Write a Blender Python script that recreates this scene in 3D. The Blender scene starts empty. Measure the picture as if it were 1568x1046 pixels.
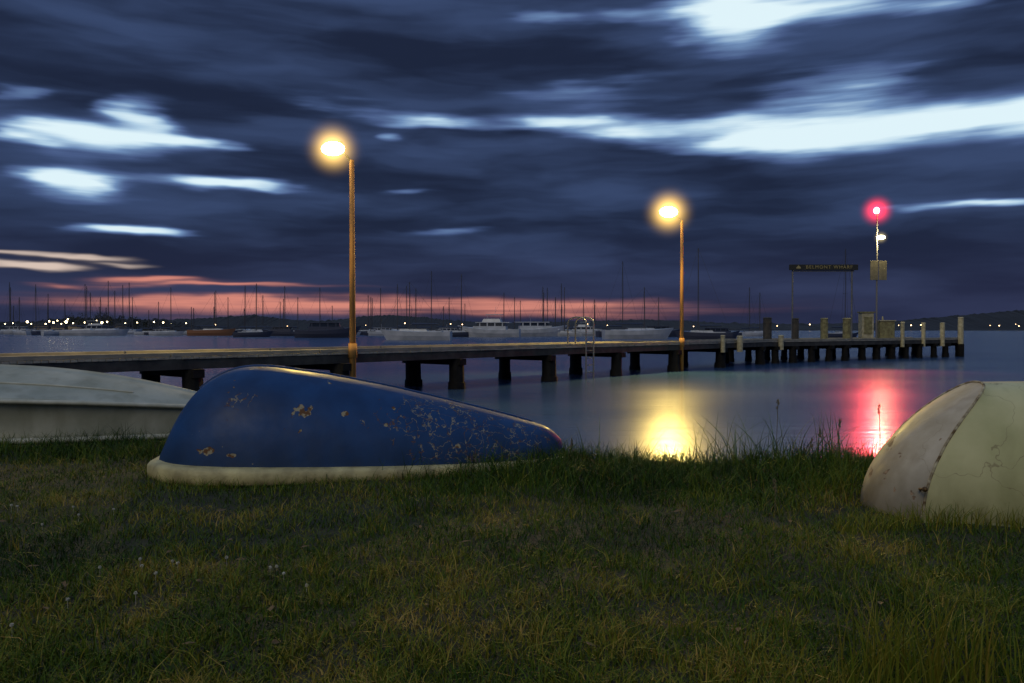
import bpy, math, random
import numpy as np
from mathutils import Vector, Matrix
random.seed(7); rng=np.random.default_rng(7)
F=1219.6; HZ=505.0; CU=784.0; CAMZ=1.9; GZ=0.8
scene=bpy.context.scene
COL=scene.collection
def px(u,v,d): return Vector(((u-CU)/F*d, d, CAMZ-(v-HZ)/F*d))
def wd(v): return CAMZ*F/(v-HZ)

# ---------------- materials ----------------
def mat(name,col,rough=0.6,col2=None,scale=6.0,bump=0.0,bscale=30.0,metal=0.0,stretch=(1,1,1),emit=None,estr=0.0,coat=0.0,spec=0.5,detail=6):
    m=bpy.data.materials.new(name); m.use_nodes=True
    nt=m.node_tree; b=nt.nodes['Principled BSDF']
    b.inputs['Base Color'].default_value=(*col,1); b.inputs['Roughness'].default_value=rough
    b.inputs['Metallic'].default_value=metal; b.inputs['Specular IOR Level'].default_value=spec
    b.inputs['Coat Weight'].default_value=coat
    tc=nt.nodes.new('ShaderNodeNewGeometry'); mp=nt.nodes.new('ShaderNodeMapping')
    mp.inputs['Scale'].default_value=stretch
    nt.links.new(tc.outputs['Position'],mp.inputs['Vector'])
    if col2:
        n=nt.nodes.new('ShaderNodeTexNoise'); n.inputs['Scale'].default_value=scale; n.inputs['Detail'].default_value=detail
        r=nt.nodes.new('ShaderNodeValToRGB'); r.color_ramp.elements[0].position=.35; r.color_ramp.elements[1].position=.65
        r.color_ramp.elements[0].color=(*col,1); r.color_ramp.elements[1].color=(*col2,1)
        nt.links.new(mp.outputs[0],n.inputs['Vector']); nt.links.new(n.outputs['Fac'],r.inputs[0]); nt.links.new(r.outputs[0],b.inputs['Base Color'])
    if bump:
        n=nt.nodes.new('ShaderNodeTexNoise'); n.inputs['Scale'].default_value=bscale; n.inputs['Detail'].default_value=5
        bp=nt.nodes.new('ShaderNodeBump'); bp.inputs['Strength'].default_value=bump; bp.inputs['Distance'].default_value=.02
        nt.links.new(mp.outputs[0],n.inputs['Vector']); nt.links.new(n.outputs['Fac'],bp.inputs['Height']); nt.links.new(bp.outputs[0],b.inputs['Normal'])
    if emit:
        b.inputs['Emission Color'].default_value=(*emit,1); b.inputs['Emission Strength'].default_value=estr
    return m

# ---------------- mesh builder ----------------
class MB:
    def __init__(s): s.v=[]; s.f=[]; s.m=[]
    def add(s,vs,fs,mi=0):
        o=len(s.v); s.v+= [tuple(p) for p in vs]; s.f+=[tuple(i+o for i in f) for f in fs]; s.m+=[mi]*len(fs)
    def box(s,c,size,rz=0,mi=0,taper=1.0,rx=0):
        hx,hy,hz=[a/2 for a in size]; R=Matrix.Rotation(rz,3,'Z')@Matrix.Rotation(rx,3,'X'); vs=[]
        for z in(-1,1):
            k=taper if z>0 else 1
            for x,y in((-1,-1),(1,-1),(1,1),(-1,1)): vs.append(Vector(c)+R@Vector((x*hx*k,y*hy*k,z*hz)))
        s.add(vs,[(3,2,1,0),(4,5,6,7),(0,1,5,4),(1,2,6,5),(2,3,7,6),(3,0,4,7)],mi)
    def cyl(s,a,b,r0,r1=None,n=10,mi=0):
        r1=r0 if r1 is None else r1; a=Vector(a); b=Vector(b); d=(b-a).normalized()
        q=d.orthogonal().normalized(); w=d.cross(q); vs=[]
        for p,r in((a,r0),(b,r1)):
            for i in range(n):
                t=2*math.pi*i/n; vs.append(p+(q*math.cos(t)+w*math.sin(t))*r)
        s.add(vs,[(i,(i+1)%n,n+(i+1)%n,n+i) for i in range(n)]+[tuple(range(n))[::-1],tuple(range(n,2*n))],mi)
    def tube(s,pts,r,n=8,mi=0):
        pts=[Vector(p) for p in pts]; q=None; rows=[]
        for i,p in enumerate(pts):
            d=(pts[min(i+1,len(pts)-1)]-pts[max(i-1,0)]).normalized()
            if q is None: q=d.orthogonal().normalized()
            q=(q-d*q.dot(d)).normalized(); w=d.cross(q)
            rows.append([p+(q*math.cos(2*math.pi*k/n)+w*math.sin(2*math.pi*k/n))*r for k in range(n)])
        s.grid(rows,mi,closed=True); s.add(rows[0],[tuple(range(n))[::-1]],mi); s.add(rows[-1],[tuple(range(n))],mi)
    def ball(s,c,r,mi=0,n=8,sc=(1,1,1)):
        vs=[];fs=[]; c=Vector(c)
        for i in range(1,n):
            ph=math.pi*i/n
            for j in range(2*n):
                th=math.pi*j/n; vs.append(c+Vector((math.sin(ph)*math.cos(th)*sc[0],math.sin(ph)*math.sin(th)*sc[1],math.cos(ph)*sc[2]))*r)
        vs.append(c+Vector((0,0,r*sc[2]))); vs.append(c-Vector((0,0,r*sc[2]))); T=len(vs)-2;B=T+1; m=2*n
        for i in range(n-2):
            for j in range(m): fs.append((i*m+j,(i+1)*m+j,(i+1)*m+(j+1)%m,i*m+(j+1)%m))
        for j in range(m): fs.append((T,j,(j+1)%m)); fs.append((B,(n-2)*m+(j+1)%m,(n-2)*m+j))
        s.add(vs,fs,mi)
    def grid(s,rows,mi=0,closed=False):
        n=len(rows[0]); vs=[p for r in rows for p in r]; fs=[]
        for i in range(len(rows)-1):
            for j in range(n if closed else n-1): fs.append((i*n+j,i*n+(j+1)%n,(i+1)*n+(j+1)%n,(i+1)*n+j))
        s.add(vs,fs,mi)
    def obj(s,name,mats,parent=None,smooth=False,bevel=0,loc=None,rz=0,angle=None):
        me=bpy.data.meshes.new(name); me.from_pydata(s.v,[],s.f); me.update()
        for m in (mats if isinstance(mats,(list,tuple)) else [mats]): me.materials.append(m)
        me.polygons.foreach_set('material_index',s.m)
        if smooth: me.polygons.foreach_set('use_smooth',[True]*len(me.polygons))
        o=bpy.data.objects.new(name,me); COL.objects.link(o)
        if parent: o.parent=parent
        if loc is not None: o.location=loc
        o.rotation_euler[2]=rz
        if bevel:
            b=o.modifiers.new('bevel','BEVEL'); b.width=bevel; b.segments=2; b.limit_method='ANGLE'
        return o
def empty(name,loc=(0,0,0),rz=0):
    e=bpy.data.objects.new(name,None); e.location=loc; e.rotation_euler[2]=rz; COL.objects.link(e); return e

# ---------------- camera ----------------
cd=bpy.data.cameras.new('camera'); cam=bpy.data.objects.new('camera',cd); COL.objects.link(cam)
cd.lens=28; cd.sensor_width=36; cd.clip_end=20000; cd.clip_start=.05
cam.location=(0,0,CAMZ); cam.rotation_euler=(math.radians(90)-math.atan(18/F),0,0); scene.camera=cam
scene.view_settings.view_transform='Standard'; scene.view_settings.look='None'; scene.view_settings.exposure=0

# ---------------- world sky ----------------
w=bpy.data.worlds.new('World'); scene.world=w; w.use_nodes=True; nt=w.node_tree; nt.nodes.clear()
N=nt.nodes.new; Lk=nt.links.new
def math_(op,a,b=None,c=None,clamp=False):
    n=N('ShaderNodeMath'); n.operation=op; n.use_clamp=clamp
    for i,x in enumerate((a,b,c)):
        if x is None: continue
        if isinstance(x,(int,float)): n.inputs[i].default_value=x
        else: Lk(x,n.inputs[i])
    return n.outputs[0]
def vmath(op,a,b=None,c=None,out=0):
    n=N('ShaderNodeVectorMath'); n.operation=op
    for i,x in enumerate((a,b,c)):
        if x is None: continue
        if isinstance(x,tuple): n.inputs[i].default_value=x
        else: Lk(x,n.inputs[i])
    return n.outputs[out]
def sstep(x,a,b,lo=0.0,hi=1.0):
    n=N('ShaderNodeMapRange'); n.interpolation_type='SMOOTHSTEP'
    n.inputs['From Min'].default_value=a; n.inputs['From Max'].default_value=b; n.inputs['To Min'].default_value=lo; n.inputs['To Max'].default_value=hi
    Lk(x,n.inputs['Value']); return n.outputs[0]
def mixc(f,a,b):
    n=N('ShaderNodeMix'); n.data_type='RGBA'
    if isinstance(f,float): n.inputs[0].default_value=f
    else: Lk(f,n.inputs[0])
    for i,x in ((6,a),(7,b)):
        if isinstance(x,tuple): n.inputs[i].default_value=(*x,1)
        else: Lk(x,n.inputs[i])
    return n.outputs[2]
def noise(vec,sc,detail=4,out='Fac',rough=.5):
    n=N('ShaderNodeTexNoise'); n.inputs['Scale'].default_value=1; n.inputs['Detail'].default_value=detail; n.inputs['Roughness'].default_value=rough
    Lk(vmath('MULTIPLY',vec,sc),n.inputs['Vector']); return n.outputs[out]
tc=N('ShaderNodeTexCoord'); sp=N('ShaderNodeSeparateXYZ'); Lk(tc.outputs['Generated'],sp.inputs[0])
az=math_('ARCTAN2',sp.outputs[0],sp.outputs[1]); rr=math_('SQRT',math_('ADD',math_('MULTIPLY',sp.outputs[0],sp.outputs[0]),math_('MULTIPLY',sp.outputs[1],sp.outputs[1])))
el=math_('ARCTAN2',sp.outputs[2],rr)
cb=N('ShaderNodeCombineXYZ'); Lk(az,cb.inputs[0]); Lk(el,cb.inputs[1]); P0=cb.outputs[0]
nz=noise(P0,(7,30,1),3,'Color')
warp=vmath('MULTIPLY_ADD',nz,(.14,.026,0),(-.07,-.013,0))
P1=vmath('ADD',P0,warp)
s1=N('ShaderNodeSeparateXYZ'); Lk(P1,s1.inputs[0])
def splat(x):
    c=N('ShaderNodeCombineXYZ')
    for i in range(3): Lk(x,c.inputs[i])
    return c.outputs[0]
AZ3=splat(s1.outputs[0]); EL3=splat(s1.outputs[1])
def field(blobs):
    acc=None; blobs=list(blobs)
    while len(blobs)%3: blobs.append((0,0,50,10,0.0))
    for k in range(0,len(blobs),3):
        ia=[];ie=[];ca=[];ce=[];am=[]
        for (u,v,su,sv,a) in blobs[k:k+3]:
            A=math.atan2(u-CU,F); E=math.atan2(HZ-v,math.hypot(u-CU,F)); c=math.cos(A)
            i1=F/(su*c*c*1.15); i2=F/(sv*c*1.25); ia.append(i1); ie.append(i2); ca.append(-A*i1); ce.append(-E*i2); am.append(a)
        dx=vmath('MULTIPLY_ADD',AZ3,tuple(ia),tuple(ca)); dy=vmath('MULTIPLY_ADD',EL3,tuple(ie),tuple(ce))
        r2=vmath('MULTIPLY_ADD',dx,dx,vmath('MULTIPLY',dy,dy))
        q=vmath('MULTIPLY_ADD',r2,r2,(1,1,1)); q=vmath('MULTIPLY_ADD',r2,(.9,.9,.9),q)
        d=vmath('DOT_PRODUCT',vmath('DIVIDE',(1.,1.,1.),q),tuple(am),out=1)
        acc=d if acc is None else math_('ADD',acc,d)
    return acc
cool=[(1290,200,180,22,1.25),(1170,213,90,15,.85),(1460,188,130,19,1.0),(1080,190,100,9,.7),(1600,185,80,20,.7),(1290,145,95,28,.6),
(870,190,60,9,.95),(950,207,60,7,.75),(660,190,85,7,.75),(590,212,30,7,.65),(1120,28,75,32,1.3),(1210,10,120,24,.65),(1340,5,110,16,.5),(1450,8,70,7,.4),
(820,28,60,9,.45),(960,25,60,9,.38),(220,178,45,20,.95),(190,217,90,13,1.0),(90,200,60,13,.8),(30,213,40,8,.75),(310,223,65,6,.85),
(110,280,62,14,1.45),(350,283,85,7,1.15),(205,354,70,7,1.25),(630,295,50,6,.45),(690,355,80,6,.42),(1540,310,70,5,.85),(1430,318,60,8,.5),
(10,140,50,12,.45),(850,155,170,16,.32),(400,60,160,16,.14),(450,150,130,18,.22),(100,240,150,40,.16),(1350,90,260,22,.14),(560,390,90,6,.2)]
warmw=[(45,406,70,5,1.1),(110,390,90,4,.9),(0,386,40,3,.5),(190,402,50,3,.6),(200,354,50,4,.35)]
pink=[(235,427,80,4,1.25),(350,438,115,3,1.25),(600,467,320,7,.95),(330,459,160,6,.85),(80,434,50,3,.6),(830,474,170,7,.65),(420,477,200,6,.6),(1000,482,130,6,.3)]
st=noise(P0,(4,60,1),5)
stf=math_('MULTIPLY_ADD',st,1.7,.15)
extra=sstep(noise(P0,(3.2,26,1),4),.52,.80,0,.30)
gc=sstep(math_('ADD',math_('MULTIPLY',field(cool),stf),extra),.08,1.28)
gw=sstep(math_('MULTIPLY',field(warmw),stf),.15,1.1)
gp=sstep(math_('MULTIPLY',field(pink),math_('MULTIPLY_ADD',noise(P0,(3,90,1),4),3.0,-.55)),.06,1.35)
bn=noise(vmath('ADD',P0,warp),(2.6,17,1),4)
base=mixc(sstep(bn,.36,.68),(.0125,.0195,.046),(.040,.066,.150))
lowc=mixc(sstep(bn,.3,.7),(.016,.020,.050),(.033,.042,.096))
base=mixc(sstep(el,.02,.15),lowc,base)
ramp=N('ShaderNodeValToRGB'); cr=ramp.color_ramp
cr.elements[0].position=0; cr.elements[0].color=(.03,.054,.13,1); cr.elements[1].position=1; cr.elements[1].color=(.74,.90,.96,1)
for p,c in((.15,(.065,.105,.235)),(.4,(.16,.27,.48)),(.7,(.42,.60,.77))):
    e=cr.elements.new(p); e.color=(*c,1)
Lk(gc,ramp.inputs[0])
colr=mixc(sstep(gc,0,.15),base,ramp.outputs[0])
colr=mixc(gp,colr,(.66,.245,.19)); colr=mixc(gw,colr,(.68,.54,.46))
hi=noise(P0,(3,6,1),2)
hic=mixc(sstep(hi,.35,.65),(.07,.12,.24),(.22,.34,.55))
colr=mixc(sstep(el,.40,.52),colr,hic)
bg=N('ShaderNodeBackground'); Lk(colr,bg.inputs[0])
low2=mixc(sstep(el,.0,.25),(.02,.026,.065),(.04,.07,.16))
col2=mixc(sstep(el,.25,.52),low2,hic); col2=mixc(sstep(el,-.02,-.001),(.01,.015,.03),col2)
bgb=N('ShaderNodeBackground'); Lk(col2,bgb.inputs[0])
# the detailed western sky is evaluated only where it lies; the rest of the dome is plain high cloud
inz=math_('MULTIPLY',math_('LESS_THAN',math_('ABSOLUTE',az),1.05),math_('MULTIPLY',math_('LESS_THAN',el,.52),math_('GREATER_THAN',el,-.004)))
mxs=N('ShaderNodeMixShader'); Lk(inz,mxs.inputs[0]); Lk(bgb.outputs[0],mxs.inputs[1]); Lk(bg.outputs[0],mxs.inputs[2])
wo=N('ShaderNodeOutputWorld'); Lk(mxs.outputs[0],wo.inputs[0])
w.cycles.sampling_method='MANUAL'; w.cycles.sample_map_resolution=512

# soft low warm light from the town behind the camera
sl=bpy.data.lights.new('town_light','SUN'); sl.energy=.74; sl.angle=math.radians(25); sl.color=(1,.86,.55)
so=bpy.data.objects.new('town_light',sl); COL.objects.link(so); so.rotation_euler=(math.radians(54),0,math.radians(-24))

# ---------------- ground ----------------
def sm(x,a,b):
    t=np.clip((x-a)/(b-a),0,1); return t*t*(3-2*t)
def edge(x): return np.interp(x,[-300,-12,-6,-3,-.5,1,3,6,12,300],[9.8,9.8,9.4,8.7,7.2,6.55,6.3,6.6,7.2,8])+.12*np.sin(x*2.3)+.07*np.sin(x*5.1+1)
def gh(x,y):
    b=.018*np.sin(x*1.7+.5)*np.cos(y*1.3)+.012*np.sin(x*4.1+y*2.2)+.008*np.sin(y*6.3-x*3)
    lip=.07*sm(y,edge(x)-1.3,edge(x)-.3)*(.5+.5*np.sin(x*2.9+1))
    return GZ+b+lip-1.35*sm(y,edge(x)-.1,edge(x)+1.7)
xs=np.concatenate([np.linspace(-400,-16,14),np.arange(-15,15.01,.1),np.linspace(16,400,14)])
ys=np.concatenate([np.linspace(-400,-1,14),np.arange(0,12.01,.1)])
X,Y=np.meshgrid(xs,ys); Z=gh(X,Y)
rows=[[(X[i,j],Y[i,j],Z[i,j]) for j in range(X.shape[1])] for i in range(X.shape[0])]
mb=MB(); mb.grid(rows)
m_ground=mat('soil_turf',(.016,.018,.006),.95,(.036,.032,.012),7,bump=.6,bscale=40)
mb.obj('ground',m_ground,smooth=True)

# ---------------- water ----------------
m=bpy.data.materials.new('water'); m.use_nodes=True; t=m.node_tree; b=t.nodes['Principled BSDF']
b.inputs['Base Color'].default_value=(.018,.048,.125,1); b.inputs['IOR'].default_value=1.38
g=t.nodes.new('ShaderNodeNewGeometry'); mp=t.nodes.new('ShaderNodeMapping'); mp.inputs['Scale'].default_value=(.05,.12,1)
n=t.nodes.new('ShaderNodeTexNoise'); n.inputs['Scale'].default_value=1; n.inputs['Detail'].default_value=4
r=t.nodes.new('ShaderNodeMapRange'); r.inputs['From Min'].default_value=.3; r.inputs['From Max'].default_value=.7; r.inputs['To Min'].default_value=.18; r.inputs['To Max'].default_value=.25
t.links.new(g.outputs['Position'],mp.inputs[0]); t.links.new(mp.outputs[0],n.inputs['Vector']); t.links.new(n.outputs['Fac'],r.inputs[0]); t.links.new(r.outputs[0],b.inputs['Roughness'])
mp2=t.nodes.new('ShaderNodeMapping'); mp2.inputs['Scale'].default_value=(.5,2.2,1); n2=t.nodes.new('ShaderNodeTexNoise'); n2.inputs['Scale'].default_value=1; n2.inputs['Detail'].default_value=3
bp=t.nodes.new('ShaderNodeBump'); bp.inputs['Strength'].default_value=.5; bp.inputs['Distance'].default_value=.03
t.links.new(g.outputs['Position'],mp2.inputs[0]); t.links.new(mp2.outputs[0],n2.inputs['Vector']); t.links.new(n2.outputs['Fac'],bp.inputs['Height']); t.links.new(bp.outputs[0],b.inputs['Normal'])
mb=MB(); mb.add([(-9000,-400,0),(9000,-400,0),(9000,9000,0),(-9000,9000,0)],[(0,1,2,3)]); mb.obj('water',m)

# ---------------- grass ----------------
def grass_mat():
    m=bpy.data.materials.new('grass_blades'); m.use_nodes=True; t=m.node_tree; b=t.nodes['Principled BSDF']; b.inputs['Roughness'].default_value=.6; b.inputs['Specular IOR Level'].default_value=.15
    a=t.nodes.new('ShaderNodeAttribute'); a.attribute_name='tint'
    r=t.nodes.new('ShaderNodeValToRGB'); cr=r.color_ramp
    cr.elements[0].position=0; cr.elements[0].color=(.013,.034,.004,1); cr.elements[1].position=1; cr.elements[1].color=(.32,.22,.06,1)
    for p,c in((.3,(.036,.078,.007)),(.55,(.092,.122,.010)),(.78,(.19,.165,.022))):
        e=cr.elements.new(p); e.color=(*c,1)
    t.links.new(a.outputs['Fac'],r.inputs[0]); t.links.new(r.outputs[0],b.inputs['Base Color'])
    return m
GM=grass_mat()
def ribbons(name,bx,by,h,wid,lean,tint,segs,bz=None,ang=None):
    n=len(bx); th=rng.uniform(0,2*np.pi,n) if ang is None else ang; ld=rng.uniform(0,2*np.pi,n) if ang is None else ang+np.pi/2
    z0=(gh(bx,by) if bz is None else bz)-.004
    V=np.zeros((n,segs+1,2,3))
    for k in range(segs+1):
        s=k/segs; hw=wid*.5*(1-s**1.6)+.0003
        cx=bx+np.cos(ld)*lean*h*s*s; cy=by+np.sin(ld)*lean*h*s*s; cz=z0+h*s*(1-.25*np.minimum(lean,1.6)*s)
        for q,sg in enumerate((-1,1)):
            V[:,k,q,0]=cx+sg*np.cos(th)*hw; V[:,k,q,1]=cy+sg*np.sin(th)*hw; V[:,k,q,2]=cz
    nv=(segs+1)*2
    base=(np.arange(n)*nv)[:,None,None]; kk=(np.arange(segs)*2)[None,:,None]; q=np.array([0,1,3,2])[None,None,:]
    idx=(base+kk+q).reshape(-1)
    me=bpy.data.meshes.new(name); me.vertices.add(n*nv); me.vertices.foreach_set('co',V.reshape(-1))
    nf=n*segs; me.loops.add(nf*4); me.loops.foreach_set('vertex_index',idx.astype(np.int32))
    me.polygons.add(nf); me.polygons.foreach_set('loop_start',(np.arange(nf)*4).astype(np.int32))
    me.update(calc_edges=True); me.polygons.foreach_set('use_smooth',np.ones(nf,bool))
    at=me.attributes.new('tint','FLOAT','POINT'); at.data.foreach_set('value',np.repeat(tint,nv).astype(np.float32))
    me.materials.append(GM); o=bpy.data.objects.new(name,me); COL.objects.link(o); return o
def vn(x,y,s,seed=0):
    v=0
    for k in range(5):
        a=1.3*k+seed; f=s*(1.0+.55*k); v=v+np.sin(f*(x*math.cos(a)+y*math.sin(a))+seed*3+k*2.1+1.3*np.sin(f*.6*(y*math.cos(a)-x*math.sin(a))+k))
    return v/5
NL=200000
d=1.85*(10.2/1.85)**rng.random(NL); x=rng.uniform(-1,1,NL)*(.70*d+.7)
keep=(d<edge(x)+.5); d=d[keep]; x=x[keep]; n=len(d)
longg=sm(d+.35*vn(x,d,2.2,1)+.25*np.clip(x,-2,1),5.0,5.9)*sm(x,-2.9,-.6)+sm(d+.2*vn(x,d,3,2),6.3,7.0)*(1-sm(x,-2.9,-.6))
longg=np.clip(longg,0,1)
patch=vn(x,d,1.6,4); patch2=vn(x,d,6,8); patch3=vn(x,d,14,2)
thin=sm(vn(x,d,4.2,11),.15,.55)
h=rng.uniform(.022,.062,n)*(1+.45*patch2+.35*patch3)*(1-.4*thin)*(1+.9*(rng.random(n)<.06))*(1-longg)+longg*rng.uniform(.05,.21,n)*(1+.5*vn(x,d,5,3))
h=np.maximum(h,.01)
tint=np.clip(.40+.42*patch+.22*patch2+.14*patch3+.18*thin+rng.normal(0,.15,n)-.30*longg+.3*(rng.random(n)<.06),0,1)
ribbons('grass',x,d,h,rng.uniform(.003,.006,n)*(1+.35*longg),rng.uniform(.1,1.5,n),tint,2)
bx=[];by=[];hh=[];ti=[];ln=[];wi=[]
def tuft(u,v,cnt,hm,spread,tt,lean=.6,wd_=.004):
    D=1.1*F/(v-HZ); X0=(u-CU)/F*D
    for _ in range(cnt):
        bx.append(X0+random.gauss(0,spread)); by.append(D+random.gauss(0,spread)); hh.append(hm*random.uniform(.5,1.05)); ti.append(min(1,max(0,tt+random.gauss(0,.1)))); ln.append(random.uniform(.05,lean)); wi.append(wd_*random.uniform(.7,1.3))
for u,v,c,h_ in((1345,1040,40,.36),(1375,1020,30,.30),(1420,1050,44,.36),(1465,1040,40,.32),(1500,1060,30,.38),(1440,985,24,.22),(1310,1060,24,.27),(1530,1030,24,.26),(1390,1075,44,.32),(1340,960,16,.18)):
    tuft(u,v,c,h_,.055,.64,.6,.005)
for u in range(1300,1600,9): tuft(u,806+random.uniform(-8,10),14,.15,.05,.62,.9,.005)
for u in range(1215,1330,10): tuft(u,760+random.uniform(-25,15),15,.25,.07,.40,.9,.0055)
u=560
while u<1330:
    tuft(u,728+random.uniform(-10,34),random.randint(5,16),random.uniform(.14,.31),.07,random.uniform(.2,.5),1.0,.0055); u+=random.uniform(5,13)
for u in range(600,950,12): tuft(u,770+random.uniform(-15,20),13,.20,.06,.28,1.1,.005)
for u in range(0,260,9): tuft(u,698+random.uniform(-6,12),12,random.uniform(.12,.2),.07,.40,.9,.005)
for u in range(215,600,11): tuft(u,752+random.uniform(-3,5),9,random.uniform(.07,.13),.04,.5,.9,.005)
for _ in range(130): tuft(random.uniform(0,1560),random.uniform(790,1040),14,random.uniform(.06,.12),.035,random.uniform(.35,.85),1.0,.0045)
tuft(70,925,14,.2,.05,.5,1.2); tuft(40,900,10,.15,.05,.55,1.0); tuft(1100,880,16,.12,.05,.75,1.2)
for u,c in((1095,8),(1120,12),(1140,14),(1165,8),(1250,12),(1270,14),(1290,16),(1075,9),(1215,8),(1185,8),(980,6),(900,7)): tuft(u,722,c,.48,.07,.42,1.0,.0065)
ribbons('tall_grass',np.array(bx),np.array(by),np.array(hh),np.array(wi),np.array(ln),np.array(ti),6)
mb=MB(); mst=mat('dry_stalk',(.09,.075,.035),.8,(.14,.11,.06),20)
for (u,vb,vt,dx) in((1190,722,612,.01),(1262,722,655,-.03),(1236,724,672,.04),(1283,728,640,.02),(1349,740,620,-.01),(870,722,672,.03),(1188,790,735,.0),(690,716,690,.02)):
    D=1.1*F/(vb-HZ); a=px(u,vb,D); b_=px(u,vt,D)+Vector((dx,0,0)); mid=(a+b_)/2-Vector((dx*.4,0,0))
    mb.tube([a,mid,b_],.0022,5)
    for k in range(14):
        q=b_+Vector((random.gauss(0,.006),random.gauss(0,.006),-random.uniform(0,.07))); mb.ball(q,.006,n=3,sc=(.7,.7,1.6))
mb.obj('seed_stalks',mst)
mb=MB(); mcf=mat('clover_petals',(.42,.42,.36),.8,(.30,.28,.22),80); 
fl=[(150,888),(212,880),(236,906),(262,882),(270,890),(345,876),(412,888),(422,884),(433,893),(468,915),(205,935),(15,790),(24,792),(110,790),(172,795),(62,815),(100,940),(14,975),(118,800),(215,892)]
for u,v in fl:
    D=1.1*F/(v-HZ); c=px(u,v,D)+Vector((0,0,.030)); c.z=float(gh(np.array(c.x),np.array(c.y)))+random.uniform(.038,.055)
    mb.cyl((c.x,c.y,GZ-.02),c,.0008,n=4)
    for k in range(24):
        a=Vector((random.gauss(0,1),random.gauss(0,1),random.gauss(0,1))).normalized(); mb.ball(c+a*.0055,.0026,n=3)
mb.obj('clover_flowers',mcf)
mb=MB(); ml=mat('dead_leaf',(.07,.045,.018),.8,(.12,.07,.03),30)
for _ in range(45):
    u=random.uniform(0,1560); v=random.uniform(770,1030); D=1.1*F/(v-HZ); c=px(u,v,D); c.z=float(gh(np.array(c.x),np.array(c.y)))+.03
    a=random.uniform(0,6.28); L=random.uniform(.015,.035); q=Vector((math.cos(a),math.sin(a),random.uniform(-.2,.3)))*L; s=Vector((-math.sin(a),math.cos(a),random.uniform(-.3,.3)))*L*.4
    mb.add([c-q,c+s+Vector((0,0,.006)),c+q,c-s],[(0,1,2),(0,2,3)])
mb.obj('fallen_leaves',ml)

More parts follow.
